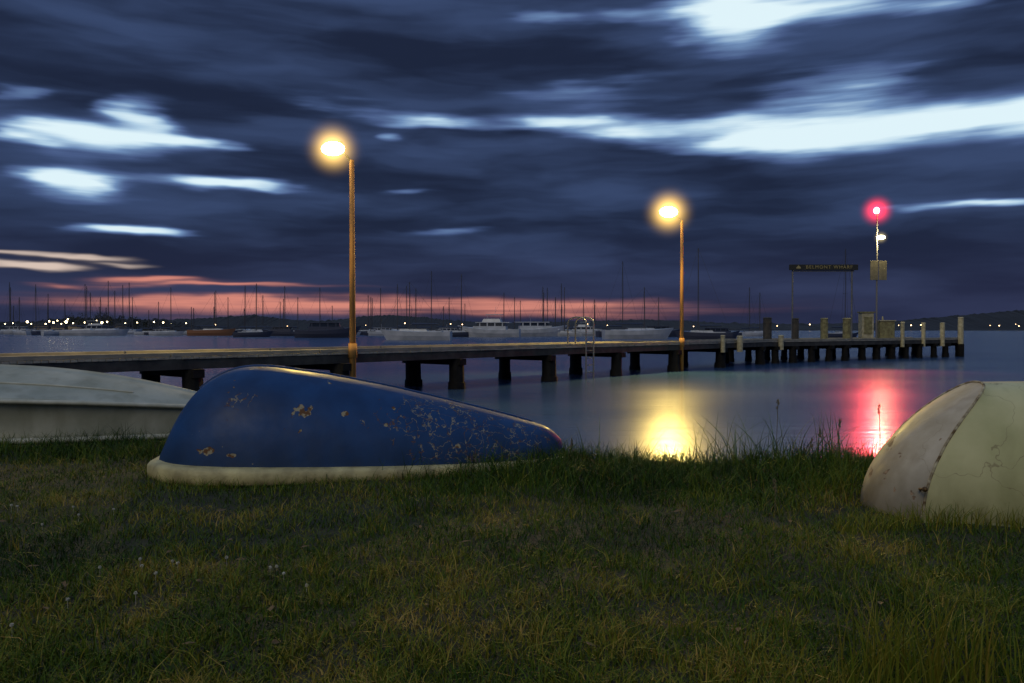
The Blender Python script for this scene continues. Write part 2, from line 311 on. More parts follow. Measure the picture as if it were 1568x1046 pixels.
# ---------------- boats on the grass ----------------
def sg(x): return -1 if x<0 else 1
def paint_mat(name,c1,c2,chipA,chipB,spots,rough=.3,scr=None,gscale=3.0,thr=.72,crack=0.0,coat=.3,stain=None,grime=None):
    m=bpy.data.materials.new(name); m.use_nodes=True; t=m.node_tree; b=t.nodes['Principled BSDF']
    def nd(k): return t.nodes.new(k)
    g=nd('ShaderNodeNewGeometry'); pos=g.outputs['Position']
    def nz(s,det=6,sc=(1,1,1)):
        mp=nd('ShaderNodeMapping'); mp.inputs['Scale'].default_value=sc; t.links.new(pos,mp.inputs[0])
        n=nd('ShaderNodeTexNoise'); n.inputs['Scale'].default_value=s; n.inputs['Detail'].default_value=det; t.links.new(mp.outputs[0],n.inputs['Vector']); return n.outputs['Fac']
    def mt(op,a,b_=None,cl=False):
        n=nd('ShaderNodeMath'); n.operation=op; n.use_clamp=cl
        for i,x in enumerate((a,b_)):
            if x is None: continue
            if isinstance(x,(int,float)): n.inputs[i].default_value=x
            else: t.links.new(x,n.inputs[i])
        return n.outputs[0]
    def mx(f,a,b_):
        n=nd('ShaderNodeMix'); n.data_type='RGBA'; t.links.new(f,n.inputs[0])
        for i,x in((6,a),(7,b_)):
            if isinstance(x,tuple): n.inputs[i].default_value=(*x,1)
            else: t.links.new(x,n.inputs[i])
        return n.outputs[2]
    def step(x,a,e=.02): 
        n=nd('ShaderNodeMapRange'); n.inputs['From Min'].default_value=a; n.inputs['From Max'].default_value=a+e; t.links.new(x,n.inputs[0]); return n.outputs[0]
    basec=mx(step(nz(gscale,8),.35,.3),c1,c2)
    if stain: basec=mx(mt('MULTIPLY',step(nz(2.2,6,(2.5,2.5,.6)),.5,.25),.6),basec,stain)
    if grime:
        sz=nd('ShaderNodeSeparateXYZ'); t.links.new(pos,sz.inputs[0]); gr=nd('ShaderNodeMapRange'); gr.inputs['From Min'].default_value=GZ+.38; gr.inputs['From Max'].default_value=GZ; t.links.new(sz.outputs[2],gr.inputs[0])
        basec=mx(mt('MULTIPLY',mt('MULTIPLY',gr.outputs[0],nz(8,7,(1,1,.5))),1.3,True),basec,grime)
    hf=nz(16,6)
    mask=mt('MULTIPLY',step(nz(9,8),thr,.01),1.0)
    for (c,rx,ry) in spots:
        vm=nd('ShaderNodeVectorMath'); vm.operation='SUBTRACT'; t.links.new(pos,vm.inputs[0]); vm.inputs[1].default_value=c
        v2=nd('ShaderNodeVectorMath'); v2.operation='MULTIPLY'; t.links.new(vm.outputs[0],v2.inputs[0]); v2.inputs[1].default_value=(1/rx,.5/rx,1/ry)
        v3=nd('ShaderNodeVectorMath'); v3.operation='LENGTH'; t.links.new(v2.outputs[0],v3.inputs[0])
        s=mt('SUBTRACT',mt('MULTIPLY',hf,3.2),v3.outputs['Value'])
        mask=mt('MAXIMUM',mask,step(s,.85,.05))
    if scr:
        for (c,rx,ry,gate) in scr:
            vm=nd('ShaderNodeVectorMath'); vm.operation='SUBTRACT'; t.links.new(pos,vm.inputs[0]); vm.inputs[1].default_value=c
            v2=nd('ShaderNodeVectorMath'); v2.operation='MULTIPLY'; t.links.new(vm.outputs[0],v2.inputs[0]); v2.inputs[1].default_value=(1/rx,.3/rx,1/ry)
            v3=nd('ShaderNodeVectorMath'); v3.operation='LENGTH'; t.links.new(v2.outputs[0],v3.inputs[0])
            for sc_,wd2 in(((1.7,1.0,.9),.006),((1.1,1.4,2.1),.0045)):
                a=nz(6.5,3,sc_); ri=mt('ABSOLUTE',mt('SUBTRACT',a,.5)); line=mt('SUBTRACT',1.0,step(ri,wd2,.006))
                zz=mt('MULTIPLY',step(mt('SUBTRACT',mt('MULTIPLY',nz(13,5),2.8),v3.outputs['Value']),gate,.1),line); mask=mt('MAXIMUM',mask,mt('MULTIPLY',zz,.75))
    chip=mx(step(nz(26,4),.47,.08),chipA,chipB)
    col=mx(mask,basec,chip)
    if crack:
        a=nz(1.6,5,(1,1,1)); ri=mt('ABSOLUTE',mt('SUBTRACT',a,.52)); line=mt('MULTIPLY',mt('SUBTRACT',1.0,step(ri,.0006,.002)),crack); col=mx(line,col,(.16,.12,.06))
    t.links.new(col,b.inputs['Base Color']); b.inputs['Coat Weight'].default_value=coat; b.inputs['Coat Roughness'].default_value=.25; b.inputs['Specular IOR Level'].default_value=.3
    rg=mt('ADD',mt('MULTIPLY',nz(12,5),.3),rough-.12); rg=mt('MAXIMUM',rg,mt('MULTIPLY',mask,.8)); t.links.new(rg,b.inputs['Roughness'])
    bp=nd('ShaderNodeBump'); bp.inputs['Strength'].default_value=.6; bp.inputs['Distance'].default_value=.005
    t.links.new(mt('SUBTRACT',mt('MULTIPLY',nz(6,6),1.8),mask),bp.inputs['Height']); t.links.new(bp.outputs[0],b.inputs['Normal'])
    return m
def hp(u,v,d): return tuple(px(u,v,d))
blue=paint_mat('blue_hull_paint',(.003,.028,.105),(.006,.044,.155),(.28,.24,.16),(.11,.05,.02),
    [(hp(458,632,5.75),.085,.06),(hp(526,636,5.8),.055,.04),(hp(312,664,5.8),.035,.08),(hp(318,690,5.7),.065,.028),(hp(352,698,5.65),.04,.02),(hp(378,602,5.95),.05,.025),(hp(345,612,5.9),.03,.025),(hp(645,632,6.2),.06,.04),(hp(700,682,6.1),.06,.02),(hp(420,600,5.95),.03,.02),(hp(590,650,5.95),.03,.02)],
    scr=[(hp(650,640,6.15),.36,.15,.42),(hp(740,678,6.15),.46,.17,.32),(hp(385,612,5.95),.16,.06,.5)],thr=.690,rough=.55,coat=.05,gscale=4,grime=(.014,.024,.04))
cream=mat('cream_fibreglass',(.50,.44,.22),.55,(.28,.24,.12),7,bump=.3,bscale=25)
A0=Vector((-2.66,6.10,0)); A1=Vector((.40,6.70,0)); ax=(A1-A0).normalized(); ay=Vector((-ax.y,ax.x,0)); LB=(A1-A0).length
xt=np.array([0,.06,.14,.26,.42,.58,.78,1.2,1.7,2.2,2.65,2.9,3.05,LB])
ht=np.array([.10,.28,.46,.64,.765,.825,.83,.765,.655,.52,.39,.31,.25,.16])
wt=np.array([.22,.33,.41,.48,.54,.575,.60,.615,.60,.53,.41,.31,.22,.12])
def smooth_interp(xq,xp,fp):
    y=np.interp(np.linspace(xp[0],xp[-1],400),xp,fp); k=np.ones(21)/21; yp=np.concatenate([2*y[0]-y[10:0:-1],y,2*y[-1]-y[-2:-12:-1]]); ys_=np.convolve(yp,k,'valid'); return np.interp(xq,np.linspace(xp[0],xp[-1],400),ys_)
NS=90; MS=48
sx=LB*(np.linspace(0,1,NS)**1.35)
hs=np.maximum(smooth_interp(sx,xt,ht),.03); wsd=np.maximum(smooth_interp(sx,xt,wt),.03)
rows=[]; zb=.11
for i in range(NS):
    r_=[]
    for j in range(MS+1):
        th=math.pi*j/MS; c=math.cos(th); s=math.sin(th)
        y=-wsd[i]*sg(c)*abs(c)**(2/2.5); z=hs[i]*abs(s)**(2/2.3)
        y*=1-.13*(z/max(hs[i],.1))
        p=A0+ax*sx[i]+ay*y; zz=GZ+zb*(1-.5*sx[i]/LB)+z*(1-zb/.815)
        r_.append((p.x,p.y,zz))
    rows.append(r_)
e=empty('upturned_blue_dinghy')
mb=MB(); mb.grid(rows)
mb.add(rows[0],[tuple(range(MS+1))]); mb.add(rows[-1],[tuple(range(MS+1))]); mb.obj('hull',blue,e,smooth=True)
def gun(outline,r_out,hgt,fade=None):
    mbb=MB(); n=len(outline); rws=[]
    for i in range(n):
        a=Vector(outline[(i-1)%n]); b_=Vector(outline[(i+1)%n]); tdir=(b_-a); tdir.z=0; tdir.normalize(); nn=Vector((tdir.y,-tdir.x,0)); c=Vector(outline[i]); k=1 if fade is None else fade(i)
        wob=1+.06*math.sin(i*.9)+.05*math.sin(i*2.3)
        prof=[(-.05,.0),(.5,.0),(.85,.12),(1,.45),(.95,.8),(.7,.97),(.3,1.0),(-.3,1.04)]
        rws.append([c+nn*(pr[0]*r_out*k*wob)+Vector((0,0,pr[1]*hgt*k)) for pr in prof])
    rws.append(rws[0]); mbb.grid(rws); return mbb
near=[(A0+ax*sx[i]-ay*wsd[i]) for i in range(0,NS,2)]; far=[(A0+ax*sx[i]+ay*wsd[i]) for i in range(NS-1,-1,-2)]
ol=[(p.x,p.y,GZ-.01) for p in near]+[(p.x,p.y,GZ-.01) for p in far]
gb=gun(ol,.085,.15,fade=lambda i:1-.5*min(1,(A0-Vector((ol[i][0],ol[i][1],0))).length/3.0))
gb.obj('gunwale',cream,e,smooth=True)
mb=MB(); kr=[Vector(rows[i][MS//2])+Vector((0,0,.002)) for i in range(14,NS-4,2)]
mb.tube(kr,.012,8); mb.obj('keel_strip',blue,e,smooth=True)

# right cream dinghy, transom towards the left
e=empty('upturned_cream_dinghy')
Cn=Vector((2.36,4.56,0)); Cf=Vector((2.44,5.42,0)); tdir=(Cf-Cn).normalized(); axd=Vector((tdir.y,-tdir.x,0)); cen=(Cn+Cf)/2; HW=(Cf-Cn).length/2; H0=.785
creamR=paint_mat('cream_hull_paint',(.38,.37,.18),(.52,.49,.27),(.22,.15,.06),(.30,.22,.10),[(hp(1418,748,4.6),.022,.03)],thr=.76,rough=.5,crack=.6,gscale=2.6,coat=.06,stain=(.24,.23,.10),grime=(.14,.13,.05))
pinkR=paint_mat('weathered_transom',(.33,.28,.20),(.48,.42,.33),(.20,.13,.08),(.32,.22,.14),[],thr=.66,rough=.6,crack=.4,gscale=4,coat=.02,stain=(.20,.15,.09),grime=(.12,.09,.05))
RK=.50
def secR(s):
    W=HW*(1-.05*s+.35*math.sin(math.pi*min(s,.8)/.8)) if s<.8 else HW*(.96)*math.sqrt(max(0,1-((s-.8)/.2)**2))+.02
    H=H0*(1+.02*math.sin(s*3)) if s<.6 else H0*(1-.5*((s-.6)/.4)**2)
    r_=[]
    for j in range(61):
        th=math.pi*j/60; c=math.cos(th); q=math.sin(th)
        y=-W*sg(c)*abs(c)**(2/2.6); z=H*abs(q)**(2/2.4); y*=1-.18*(z/H)**1.3
        xx=s*2.9+RK*(z/H)**2.0*(1-s)
        r_.append((xx,y,z))
    return r_
def toW(p): 
    q=cen+axd*p[0]+tdir*p[1]; return (q.x,q.y,GZ-.01+p[2])
R=[secR(i/50) for i in range(51)]
mb=MB(); mb.grid([[toW(p) for p in r_] for r_ in R]); mb.obj('hull',creamR,e,smooth=True)
mb=MB(); out=R[0]; rws=[]
for k in range(19):
    f=1-k/18
    rws.append([toW((RK*(p[2]*f/H0)**2.0-.19*(1-f**1.6), p[1]*f, p[2]*f)) for p in out])
mb.grid(rws); mb.obj('transom',pinkR,e,smooth=True)
brown=mat('worn_seam',(.10,.06,.025),.9,(.45,.40,.27),22,bump=.5)
mb=MB(); mb.tube([Vector(toW(p))+Vector((random.uniform(-.002,.002),0,0)) for p in out],.008,6); mb.obj('seam',brown,e,smooth=True)
mb=MB(); c=Vector(px(1418,750,4.52)); mb.ball(c,.016,n=6); mb.tube([c,c+Vector((.0,.06,-.01)),c+Vector((.03,.1,-.03))],.007,6); mb.obj('drain_fitting',mat('rusty_brass',(.14,.08,.03),.5,(.04,.02,.01),60,metal=.6),e)
rw=[Vector(toW(R[i][0])) for i in range(0,51,2)]
mb=MB(); mb.tube(rw,.022,8); mb.obj('gunwale',creamR,e,smooth=True)

# left white boat
e=empty('upturned_white_boat')
whiteL=paint_mat('white_hull_paint',(.24,.25,.20),(.37,.37,.31),(.16,.15,.10),(.22,.21,.16),[],thr=.72,rough=.5,gscale=2.2,coat=.08,stain=(.17,.17,.12),grime=(.10,.10,.06))
B0=Vector((-9.6,8.15,0)); B1=Vector((-2.72,8.25,0)); bx_=(B1-B0).normalized(); by_=Vector((-bx_.y,bx_.x,0)); L=(B1-B0).length
rws=[]
for i in range(81):
    s=(i/80)**.8; W=.95*(1-max(0,(s-.45)/.55)**2.4)+.03; k=1-max(0,(s-.55)/.45)**2*.40; kk=(1-max(0,(s-.6)/.4)**2.2*.9)
    prof=[(1,0),(.99,.06),(.955,.12),(.93,.2),(.925,.28),(.95,.36),(.985,.42),(1.02,.445),(1.025,.475),(.99,.49),(.93,.50),(.8,.545),(.6,.60),(.4,.655),(.2,.70),(.06,.725),(0,.75)]
    pts=[]
    for sd in(-1,1):
        seq=prof if sd<0 else prof[::-1][1:]
        for (a,z) in seq:
            q=B0+bx_*(s*L)+by_*(sd*a*W); zz=z*k if z<.45 else (.45*k+(z-.45)*kk)
            pts.append((q.x,q.y,GZ+zz))
    rws.append(pts)
mb=MB(); mb.grid(rws); o=mb.obj('hull',whiteL,e,smooth=True)
mb=MB(); mb.tube([Vector(r_[7])+Vector((0,-.008,.012)) for r_ in rws],.022,8); mb.tube([r_[1] for r_ in rws],.03,8)
mb.tube([Vector(r_[12])+Vector((0,0,.004)) for r_ in rws[:66]],.012,6); mb.obj('rub_rails',mat('white_rail',(.42,.42,.36),.5,(.30,.30,.24),6),e,smooth=True)

# ---------------- wharf ----------------
E1=Vector((.649,.761,0)); N1=Vector((-.761,.649,0)); PA=Vector((-1.65,25.5,0)); DZ=1.27; PW=2.5
E2=Vector((31.8-14.66,56.5-44.6,0)); L2=E2.length; E2.normalize(); N2=Vector((-E2.y,E2.x,0)); PB=Vector((14.66,44.6,0))
m_deck=mat('deck_boards',(.20,.19,.17),.8,(.34,.31,.26),2.5,bump=.3)
m_beam=mat('old_timber_beam',(.016,.016,.017),.85,(.045,.042,.04),3,bump=.4)
m_pile=mat('wet_pile',(.004,.004,.005),.8,(.011,.010,.010),4,bump=.5,spec=.2)
e=empty('wharf')
def seg(A,E,Nn,t0,t1,W,dz,tag,piles_t,pr,faroff):
    a1=math.atan2(E.y,E.x)
    mb=MB(); t=t0
    while t<t1:
        c=A+E*(t+.07)+Nn*(W/2); mb.box((c.x,c.y,dz-.025+random.uniform(-.004,.004)),(.13,W+random.uniform(-.03,.03),.05),a1); t+=.142
    mb.obj('deck_boards_'+tag,m_deck,e)
    mb=MB()
    for off,hh_ in((.10,.24),(W/2,.24),(W-.10,.24)):
        c=A+E*((t0+t1)/2)+Nn*off; mb.box((c.x,c.y,dz-.055-hh_/2),(t1-t0,.16,hh_),a1)
    mb.obj('stringers_'+tag,m_beam,e)
    mb=MB()
    for off in(.07,W-.07):
        t=t0+.1
        while t<t1-.5:
            l_=min(4.1,t1-t-.1); c=A+E*(t+l_/2)+Nn*(off+random.uniform(-.015,.015)); mb.box((c.x,c.y,dz+.052),(l_-.04,.12,.10),a1+random.uniform(-.003,.003)); t+=l_
    mb.obj('edge_kerbs_'+tag,mat('kerb_'+tag,(.16,.15,.13),.8,(.26,.24,.20),2),e,bevel=.01)
    mb=MB()
    for t in piles_t:
        for off in(.18,W-.25+faroff):
            c=A+E*(t+random.uniform(-.12,.12))+Nn*off; lean=random.uniform(-.08,.08); q=pr*random.uniform(.92,1.15)
            mb.cyl((c.x+lean,c.y,-1.2),(c.x,c.y,dz-.31),q,q*.92,14)
            mb.cyl((c.x+lean*.5,c.y,-.2),(c.x+lean*.5,c.y,.18+random.uniform(0,.1)),q*1.14,q*1.06,14)
        c=A+E*t+Nn*(W/2); mb.box((c.x,c.y,dz-.40),(.28,W+.25,.2),a1)
    mb.obj('piles_'+tag,m_pile,e,smooth=False)
st_=3.6/.761
seg(PA,E1,N1,-26,25.3,PW,DZ,'approach',[ -8.9-2*st_,-8.9-st_,-8.9,-4.6]+[i*st_ for i in range(0,6)],.25,0)
seg(PB,E2,N2,-.6,L2+.2,3.6,DZ-.012,'head',[.3+i*1.72 for i in range(13)],.20,0)
def hd(u): return wd(557-.0386*(u-1185))
m_post=mat('painted_post',(.42,.38,.26),.7,(.26,.23,.14),6)
m_darkpost=mat('tarred_post',(.03,.028,.025),.8,(.06,.05,.04),5)
m_olive=mat('olive_post',(.24,.22,.10),.7,(.13,.11,.05),6)
def post_group(name,lst,m_):
    for (u,vt,wpx,off) in lst:
        D=hd(u) if u>1190 else 28529/(1825-u); D+=off
        c=px(u,515,D); zt=CAMZ-(vt-HZ)/F*D; r=wpx/F*D/2
        mb=MB(); mb.cyl((c.x,D,DZ-.5 if off<0.3 else DZ-.01),(c.x,D,zt-.06),r,r*.97,12); mb.cyl((c.x,D,zt-.06),(c.x,D,zt),r*1.12,r*.85,12)
        mb.cyl((c.x,D,zt-.35),(c.x,D,zt-.30),r*1.06,r*1.06,12)
        mb.obj(name,m_)
post_group('fender_post',[(1107,513,7,-.1),(1133,514,9,-.35),(1196,513,8,-.1),(1382,493,6,-.1),(1414,494,6,-.1),(1443,494,7,-.1)],m_post)
post_group('mooring_bollard',[(1175,486,13,1.6),(1218,487,10,2.2)],m_darkpost)
post_group('mooring_bollard',[(1262,487,11,1.8),(1297,487,13,1.6)],m_olive)
D=hd(1471)-.2; c=px(1471,500,D); mb=MB(); mb.cyl((c.x,D,-1),(c.x,D,.9),.24,.24,12,1); mb.cyl((c.x,D,.9),(c.x,D,CAMZ+18/F*D),.20,.19,12); mb.cyl((c.x,D,CAMZ+18/F*D),(c.x,D,CAMZ+19.5/F*D),.22,.14,12)
mb.obj('corner_pile',[m_post,m_pile])
D=hd(1325)+1.0; c=px(1326,500,D); e=empty('service_kiosk')
mb=MB(); mb.box((c.x,D,DZ+.85),(.75,.6,1.68)); mb.obj('cabinet',m_post,e,bevel=.04)
mb=MB(); mb.box((c.x,D,DZ+1.74),(.86,.7,.08)); mb.box((c.x,D,DZ+.04),(.86,.7,.08)); mb.obj('cap_and_plinth',m_olive,e)
mb=MB(); mb.box((c.x,D-.31,DZ+.9),(.5,.03,1.1)); mb.obj('door',m_olive,e,bevel=.01)
D=hd(1355)+1.0; c=px(1356,500,D); e=empty('pump_box')
mb=MB(); mb.box((c.x,D,DZ+.6),(.95,.6,1.16)); mb.obj('case',m_olive,e,bevel=.05); mb=MB(); mb.box((c.x,D,DZ+1.22),(1.05,.7,.07)); mb.cyl((c.x-.2,D,DZ+1.2),(c.x-.2,D,DZ+1.5),.05); mb.obj('lid',m_post,e)

# wharf name sign
D=hd(1260)+1.6; e=empty('wharf_name_sign'); zc=CAMZ-(409.5-HZ)/F*D; xl=px(1208,0,D).x; xr=px(1313,0,D).x
mb=MB(); mb.box(((xl+xr)/2,D,zc),(xr-xl,.10,.34)); mb.obj('board',mat('sign_board',(.012,.012,.010),.7,(.02,.02,.016),8),e,bevel=.01)
mb=MB(); 
for u in(1214,1305): 
    x_=px(u,0,D).x; mb.cyl((x_,D+.1,DZ-.01),(x_,D+.1,zc-.1),.055,.05,10)
mb.box(((xl+xr)/2,D+.08,zc-.22),(xr-xl-.4,.06,.08)); mb.obj('posts',mat('galvanised',(.10,.10,.10),.5,(.15,.15,.15),5),e)
m_let=mat('sign_letters',(.34,.28,.13),.6,(.28,.23,.1),8)
tx=bpy.data.curves.new('lettering','FONT'); tx.body='BELMONT WHARF'; tx.size=.29; tx.extrude=.01; tx.align_x='CENTER'; tx.align_y='CENTER'; tx.space_character=1.25
to=bpy.data.objects.new('lettering',tx); COL.objects.link(to); to.parent=e; to.location=((xl+xr)/2+.32,D-.065,zc); to.rotation_euler=(math.radians(90),0,0); tx.materials.append(m_let)
mb=MB(); x0_=xl+.55; mb.add([(x0_-.14,D-.065,zc-.08),(x0_+.14,D-.065,zc-.08),(x0_+.14,D-.065,zc-.02),(x0_,D-.065,zc+.12),(x0_-.14,D-.065,zc-.02)],[(0,1,2,3,4)]); mb.obj('emblem',m_let,e)

# ---------------- lamps ----------------
def glow_ball(center,R,col,k,parent,pw=4.0):  # lamp bloom imitated by a self-emitting volume ball; no mist scatters light here
    mb=MB(); mb.ball((0,0,0),R,n=10); m=bpy.data.materials.new('lamp_glow'); m.use_nodes=True; t=m.node_tree; t.nodes.clear()
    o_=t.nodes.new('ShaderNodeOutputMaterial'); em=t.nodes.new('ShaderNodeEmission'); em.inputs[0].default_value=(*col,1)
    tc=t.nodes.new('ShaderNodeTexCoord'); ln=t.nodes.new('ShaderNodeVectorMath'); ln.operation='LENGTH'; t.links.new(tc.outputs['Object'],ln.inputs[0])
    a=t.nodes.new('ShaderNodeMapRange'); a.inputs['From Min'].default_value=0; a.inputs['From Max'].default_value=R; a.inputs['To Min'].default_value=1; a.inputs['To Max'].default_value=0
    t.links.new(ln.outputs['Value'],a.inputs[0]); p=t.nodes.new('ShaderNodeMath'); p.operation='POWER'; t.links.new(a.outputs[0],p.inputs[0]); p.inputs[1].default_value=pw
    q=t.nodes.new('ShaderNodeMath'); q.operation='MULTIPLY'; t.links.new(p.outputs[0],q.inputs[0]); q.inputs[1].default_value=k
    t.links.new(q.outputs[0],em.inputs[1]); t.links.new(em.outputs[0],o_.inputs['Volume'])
    return mb.obj('lamp_glow',m,parent,loc=center)
def spot(name,loc,dirv,power,col,size,blend,parent,rad=.12):
    l=bpy.data.lights.new(name,'SPOT'); l.energy=power; l.color=col; l.shadow_soft_size=rad; l.spot_size=math.radians(size); l.spot_blend=blend
    lo=bpy.data.objects.new(name,l); COL.objects.link(lo); lo.location=loc; lo.rotation_euler=Vector(dirv).to_track_quat('-Z','Y').to_euler(); lo.parent=parent; return lo
m_pole=mat('lamp_pole_timber',(.40,.20,.05),.7,(.22,.10,.025),8,stretch=(1,1,.1))
m_head=mat('lamp_housing',(.08,.08,.07),.5)
m_lens=mat('lamp_lens',(.9,.8,.5),.4,emit=(1,.78,.34),estr=26)
def lamp_post(u,off,ug,vg,vt,power,R,ls):
    D=28529/(1825-u)+off; x=(u-CU)/F*D; e=empty('lamp_post'); zt=CAMZ-(vt-HZ)/F*D
    g=px(ug,vg,D); g.y=D-.15
    mb=MB(); mb.cyl((x,D,-.0),(x-.01,D,zt),.095,.065,12); mb.cyl((x,D,DZ-.15),(x,D,DZ+.25),.12,.12,12); mb.obj('pole',m_pole,e,smooth=True)
    mb=MB(); mb.tube([(x,D,zt-.15),(x-.12,D-.03,zt+.08),(g.x+.1,g.y+.05,g.z+.05)],.035,8); mb.box((g.x+.02,g.y+.12,g.z+.08),(.5,.16,.3),0,0,.8,rx=.35); mb.obj('arm_and_housing',m_head,e,bevel=.01)
    mb=MB(); mb.ball((g.x,g.y-.03,g.z),ls,n=8,sc=(1.35,.6,.8)); mb.obj('lens',m_lens,e,smooth=True)
    spot('bulb',(g.x-.02,g.y-.40,g.z-.06),(-.1,-1,-.62),power,(1,.70,.17),150,.5,e)
    glow_ball((g.x,g.y-.05,g.z),R,(1,.60,.14),10/R,e,4.2)
lamp_post(540,-.05,513,231,246,2500,1.0,.24)
lamp_post(1044,0,1022,326,338,7500,1.5,.31)
# navigation mast
D=hd(1341)+1.5; x=px(1342,0,D).x; e=empty('navigation_light_mast'); zt=CAMZ-(330-HZ)/F*D
mb=MB(); mb.cyl((x,D,DZ-.01),(x,D,zt),.06,.045,10); mb.cyl((x-.0,D,zt-1.55),(x+.30,D-.05,zt-1.5),.025,n=6); mb.cyl((x,D,zt),(x,D,zt+.08),.12,.12,12); mb.obj('pole',mat('mast_steel',(.16,.15,.15),.5),e)
r_=px(1341,323,D); mb=MB(); mb.ball((r_.x,D,r_.z),.19,n=8,sc=(1,1,1.2)); mb.obj('red_lantern',mat('red_lens',(.5,.02,.03),.3,emit=(1,.11,.15),estr=25),e,smooth=True)
spot('red_bulb',(r_.x,D-.3,r_.z),(-.4,-1,-.12),7500,(1,.035,.065),62,.35,e)
glow_ball((r_.x,D-.05,r_.z),1.35,(1,.02,.05),7.5,e,3.8)
w_=px(1347,364,D); mb=MB(); mb.ball((w_.x,D-.08,w_.z),.19,n=8,sc=(1.5,.6,.7)); mb.obj('white_lantern',mat('white_lens',(.8,.8,.7),.3,emit=(1,.95,.6),estr=25),e,smooth=True)
glow_ball((w_.x,D-.08,w_.z),.6,(1,.8,.35),4.5,e)
l=bpy.data.lights.new('deck_bulb','POINT'); l.energy=480; l.color=(1,.85,.40); l.shadow_soft_size=.1; lo=bpy.data.objects.new('deck_bulb',l); COL.objects.link(lo); lo.location=(w_.x,D-.35,w_.z-.1); lo.parent=e
a=px(1343.5,399,D); b_=px(1343.5,430,D)
mb=MB(); mb.box((a.x-.28,D-.09,(a.z+b_.z)/2),(.52,.04,1.25)); mb.box((a.x+.28,D-.09,(a.z+b_.z)/2),(.52,.04,1.25)); mb.obj('notice_panels',mat('notice_panel',(.15,.13,.09),.6,(.10,.09,.06),5),e,bevel=.01)

# ladder with hoop rails
e=empty('wharf_ladder'); m_st=mat('galvanised_tube',(.22,.22,.21),.4,metal=.6)
mb=MB(); D=30.8; base=Vector(((900-CU)/F*D,D,0)); 
for k,s in enumerate((-.28,.22)):
    p0=base+E1*s+N1*.75; p1=base+E1*s-N1*.12; top=DZ+1.12; pts=[(p0.x,p0.y,DZ)]
    for a in range(0,9):
        th=math.pi*a/8; c=(p0+p1)/2+(p0-p1)/2*math.cos(th); pts.append((c.x,c.y,top-.22+.22*math.sin(th)))
    pts.append((p1.x,p1.y,-.6)); mb.tube(pts,.03,8)
    mb.cyl((p0.x,p0.y,DZ),(p0.x,p0.y,DZ+.02),.08)
for i in range(7):
    a=base-E1*.28-N1*.12; b2=base+E1*.22-N1*.12; z=-.3+i*.28; mb.cyl((a.x,a.y,z),(b2.x,b2.y,z),.018,n=6)
mb.obj('rails_and_rungs',m_st,e,smooth=True)

# ---------------- moored boats ----------------
m_wh=mat('boat_white',(.50,.51,.56),.4,(.36,.38,.42),.6); m_dk=mat('boat_navy',(.045,.05,.08),.4); m_or=mat('boat_varnish',(.26,.12,.06),.5)
m_gl=mat('boat_glass',(.01,.012,.02),.15); m_mast=mat('mast_alloy',(.045,.045,.055),.6); m_cv=mat('sail_cover',(.03,.045,.09),.8)
def hull_rows(L,B,H,sheer=.35):
    rows=[]
    for i in range(17):
        s=i/16; w=B/2*max(.03,(1-abs((s-.42)/.58)**2.4 if s>.42 else 1-.3*((.42-s)/.42)**2))
        z1=H*(1+sheer*(s-.3)**2*2); 
        x=-L/2+s*L; rows.append([(x,-w,z1),(x-(s**3)*.05*L,-w*.93,z1*.5),(x-(s**3)*.1*L,-w*.7,-.1),(x-(s**3)*.12*L,0,-.5),(x-(s**3)*.1*L,w*.7,-.1),(x-(s**3)*.05*L,w*.93,z1*.5),(x,w,z1)])
    return rows
def yacht(u,vw,Lp,vt,rz=0,hm=None,lean=0):
    D=wd(vw); x=(u-CU)/F*D; L=max(7.5,1.15*Lp/F*D/max(.35,abs(math.cos(rz)))); L=min(L,15); B=L*.3; H=L*.115; hm=hm or m_wh
    e=empty('sailing_yacht',(x,D,0),rz); M=(vw-vt)/F*D; tk=max(.10,.00055*D)
    mb=MB(); rs=hull_rows(L,B,H); mb.grid(rs); mb.add([r[0] for r in rs]+[r[-1] for r in rs[::-1]],[tuple(range(34))]); mb.add(rs[0],[tuple(range(7))]); mb.obj('hull',hm,e,smooth=False)
    mb=MB(); mb.box((L*.02,0,H+.28),(L*.42,B*.5,.5),0,0,.85); mb.box((-L*.05,0,H+.42),(L*.25,B*.51*.86,.14),0,1); mb.box((-L*.28,0,H+.1),(L*.2,B*.55,.2)); mb.obj('cabin',[m_wh,m_gl],e)
    mb=MB(); tip=(L*.08+lean,0,M); mb.cyl((L*.08,0,H),tip,tk,tk*.7,6); mb.cyl((L*.08,0,H+1.3),(-L*.33,0,H+1.35),.08,n=6)
    mb.cyl((L*.08,-B*.3,H+M*.45),(L*.08,B*.3,H+M*.45),.03,n=4)
    for q in((L*.49,0,H+.2),(-L*.48,0,H),(L*.06,B*.42,H),(L*.06,-B*.42,H)): mb.cyl(tip,q,.022,n=4)
    mb.obj('mast_and_rigging',m_mast,e)
    mb=MB(); mb.cyl((L*.05,0,H+1.45),(-L*.32,0,H+1.45),.2,.12,8); mb.obj('sail_cover',m_cv,e)
    mb=MB()
    for sd in(-1,1): mb.tube([(-L*.46,sd*B*.38,H+.6),(0,sd*B*.46,H+.6),(L*.46,0,H+.75)],.02,4); mb.cyl((0,sd*B*.46,H),(0,sd*B*.46,H+.6),.02,n=4)
    mb.obj('guard_rail',m_mast,e)
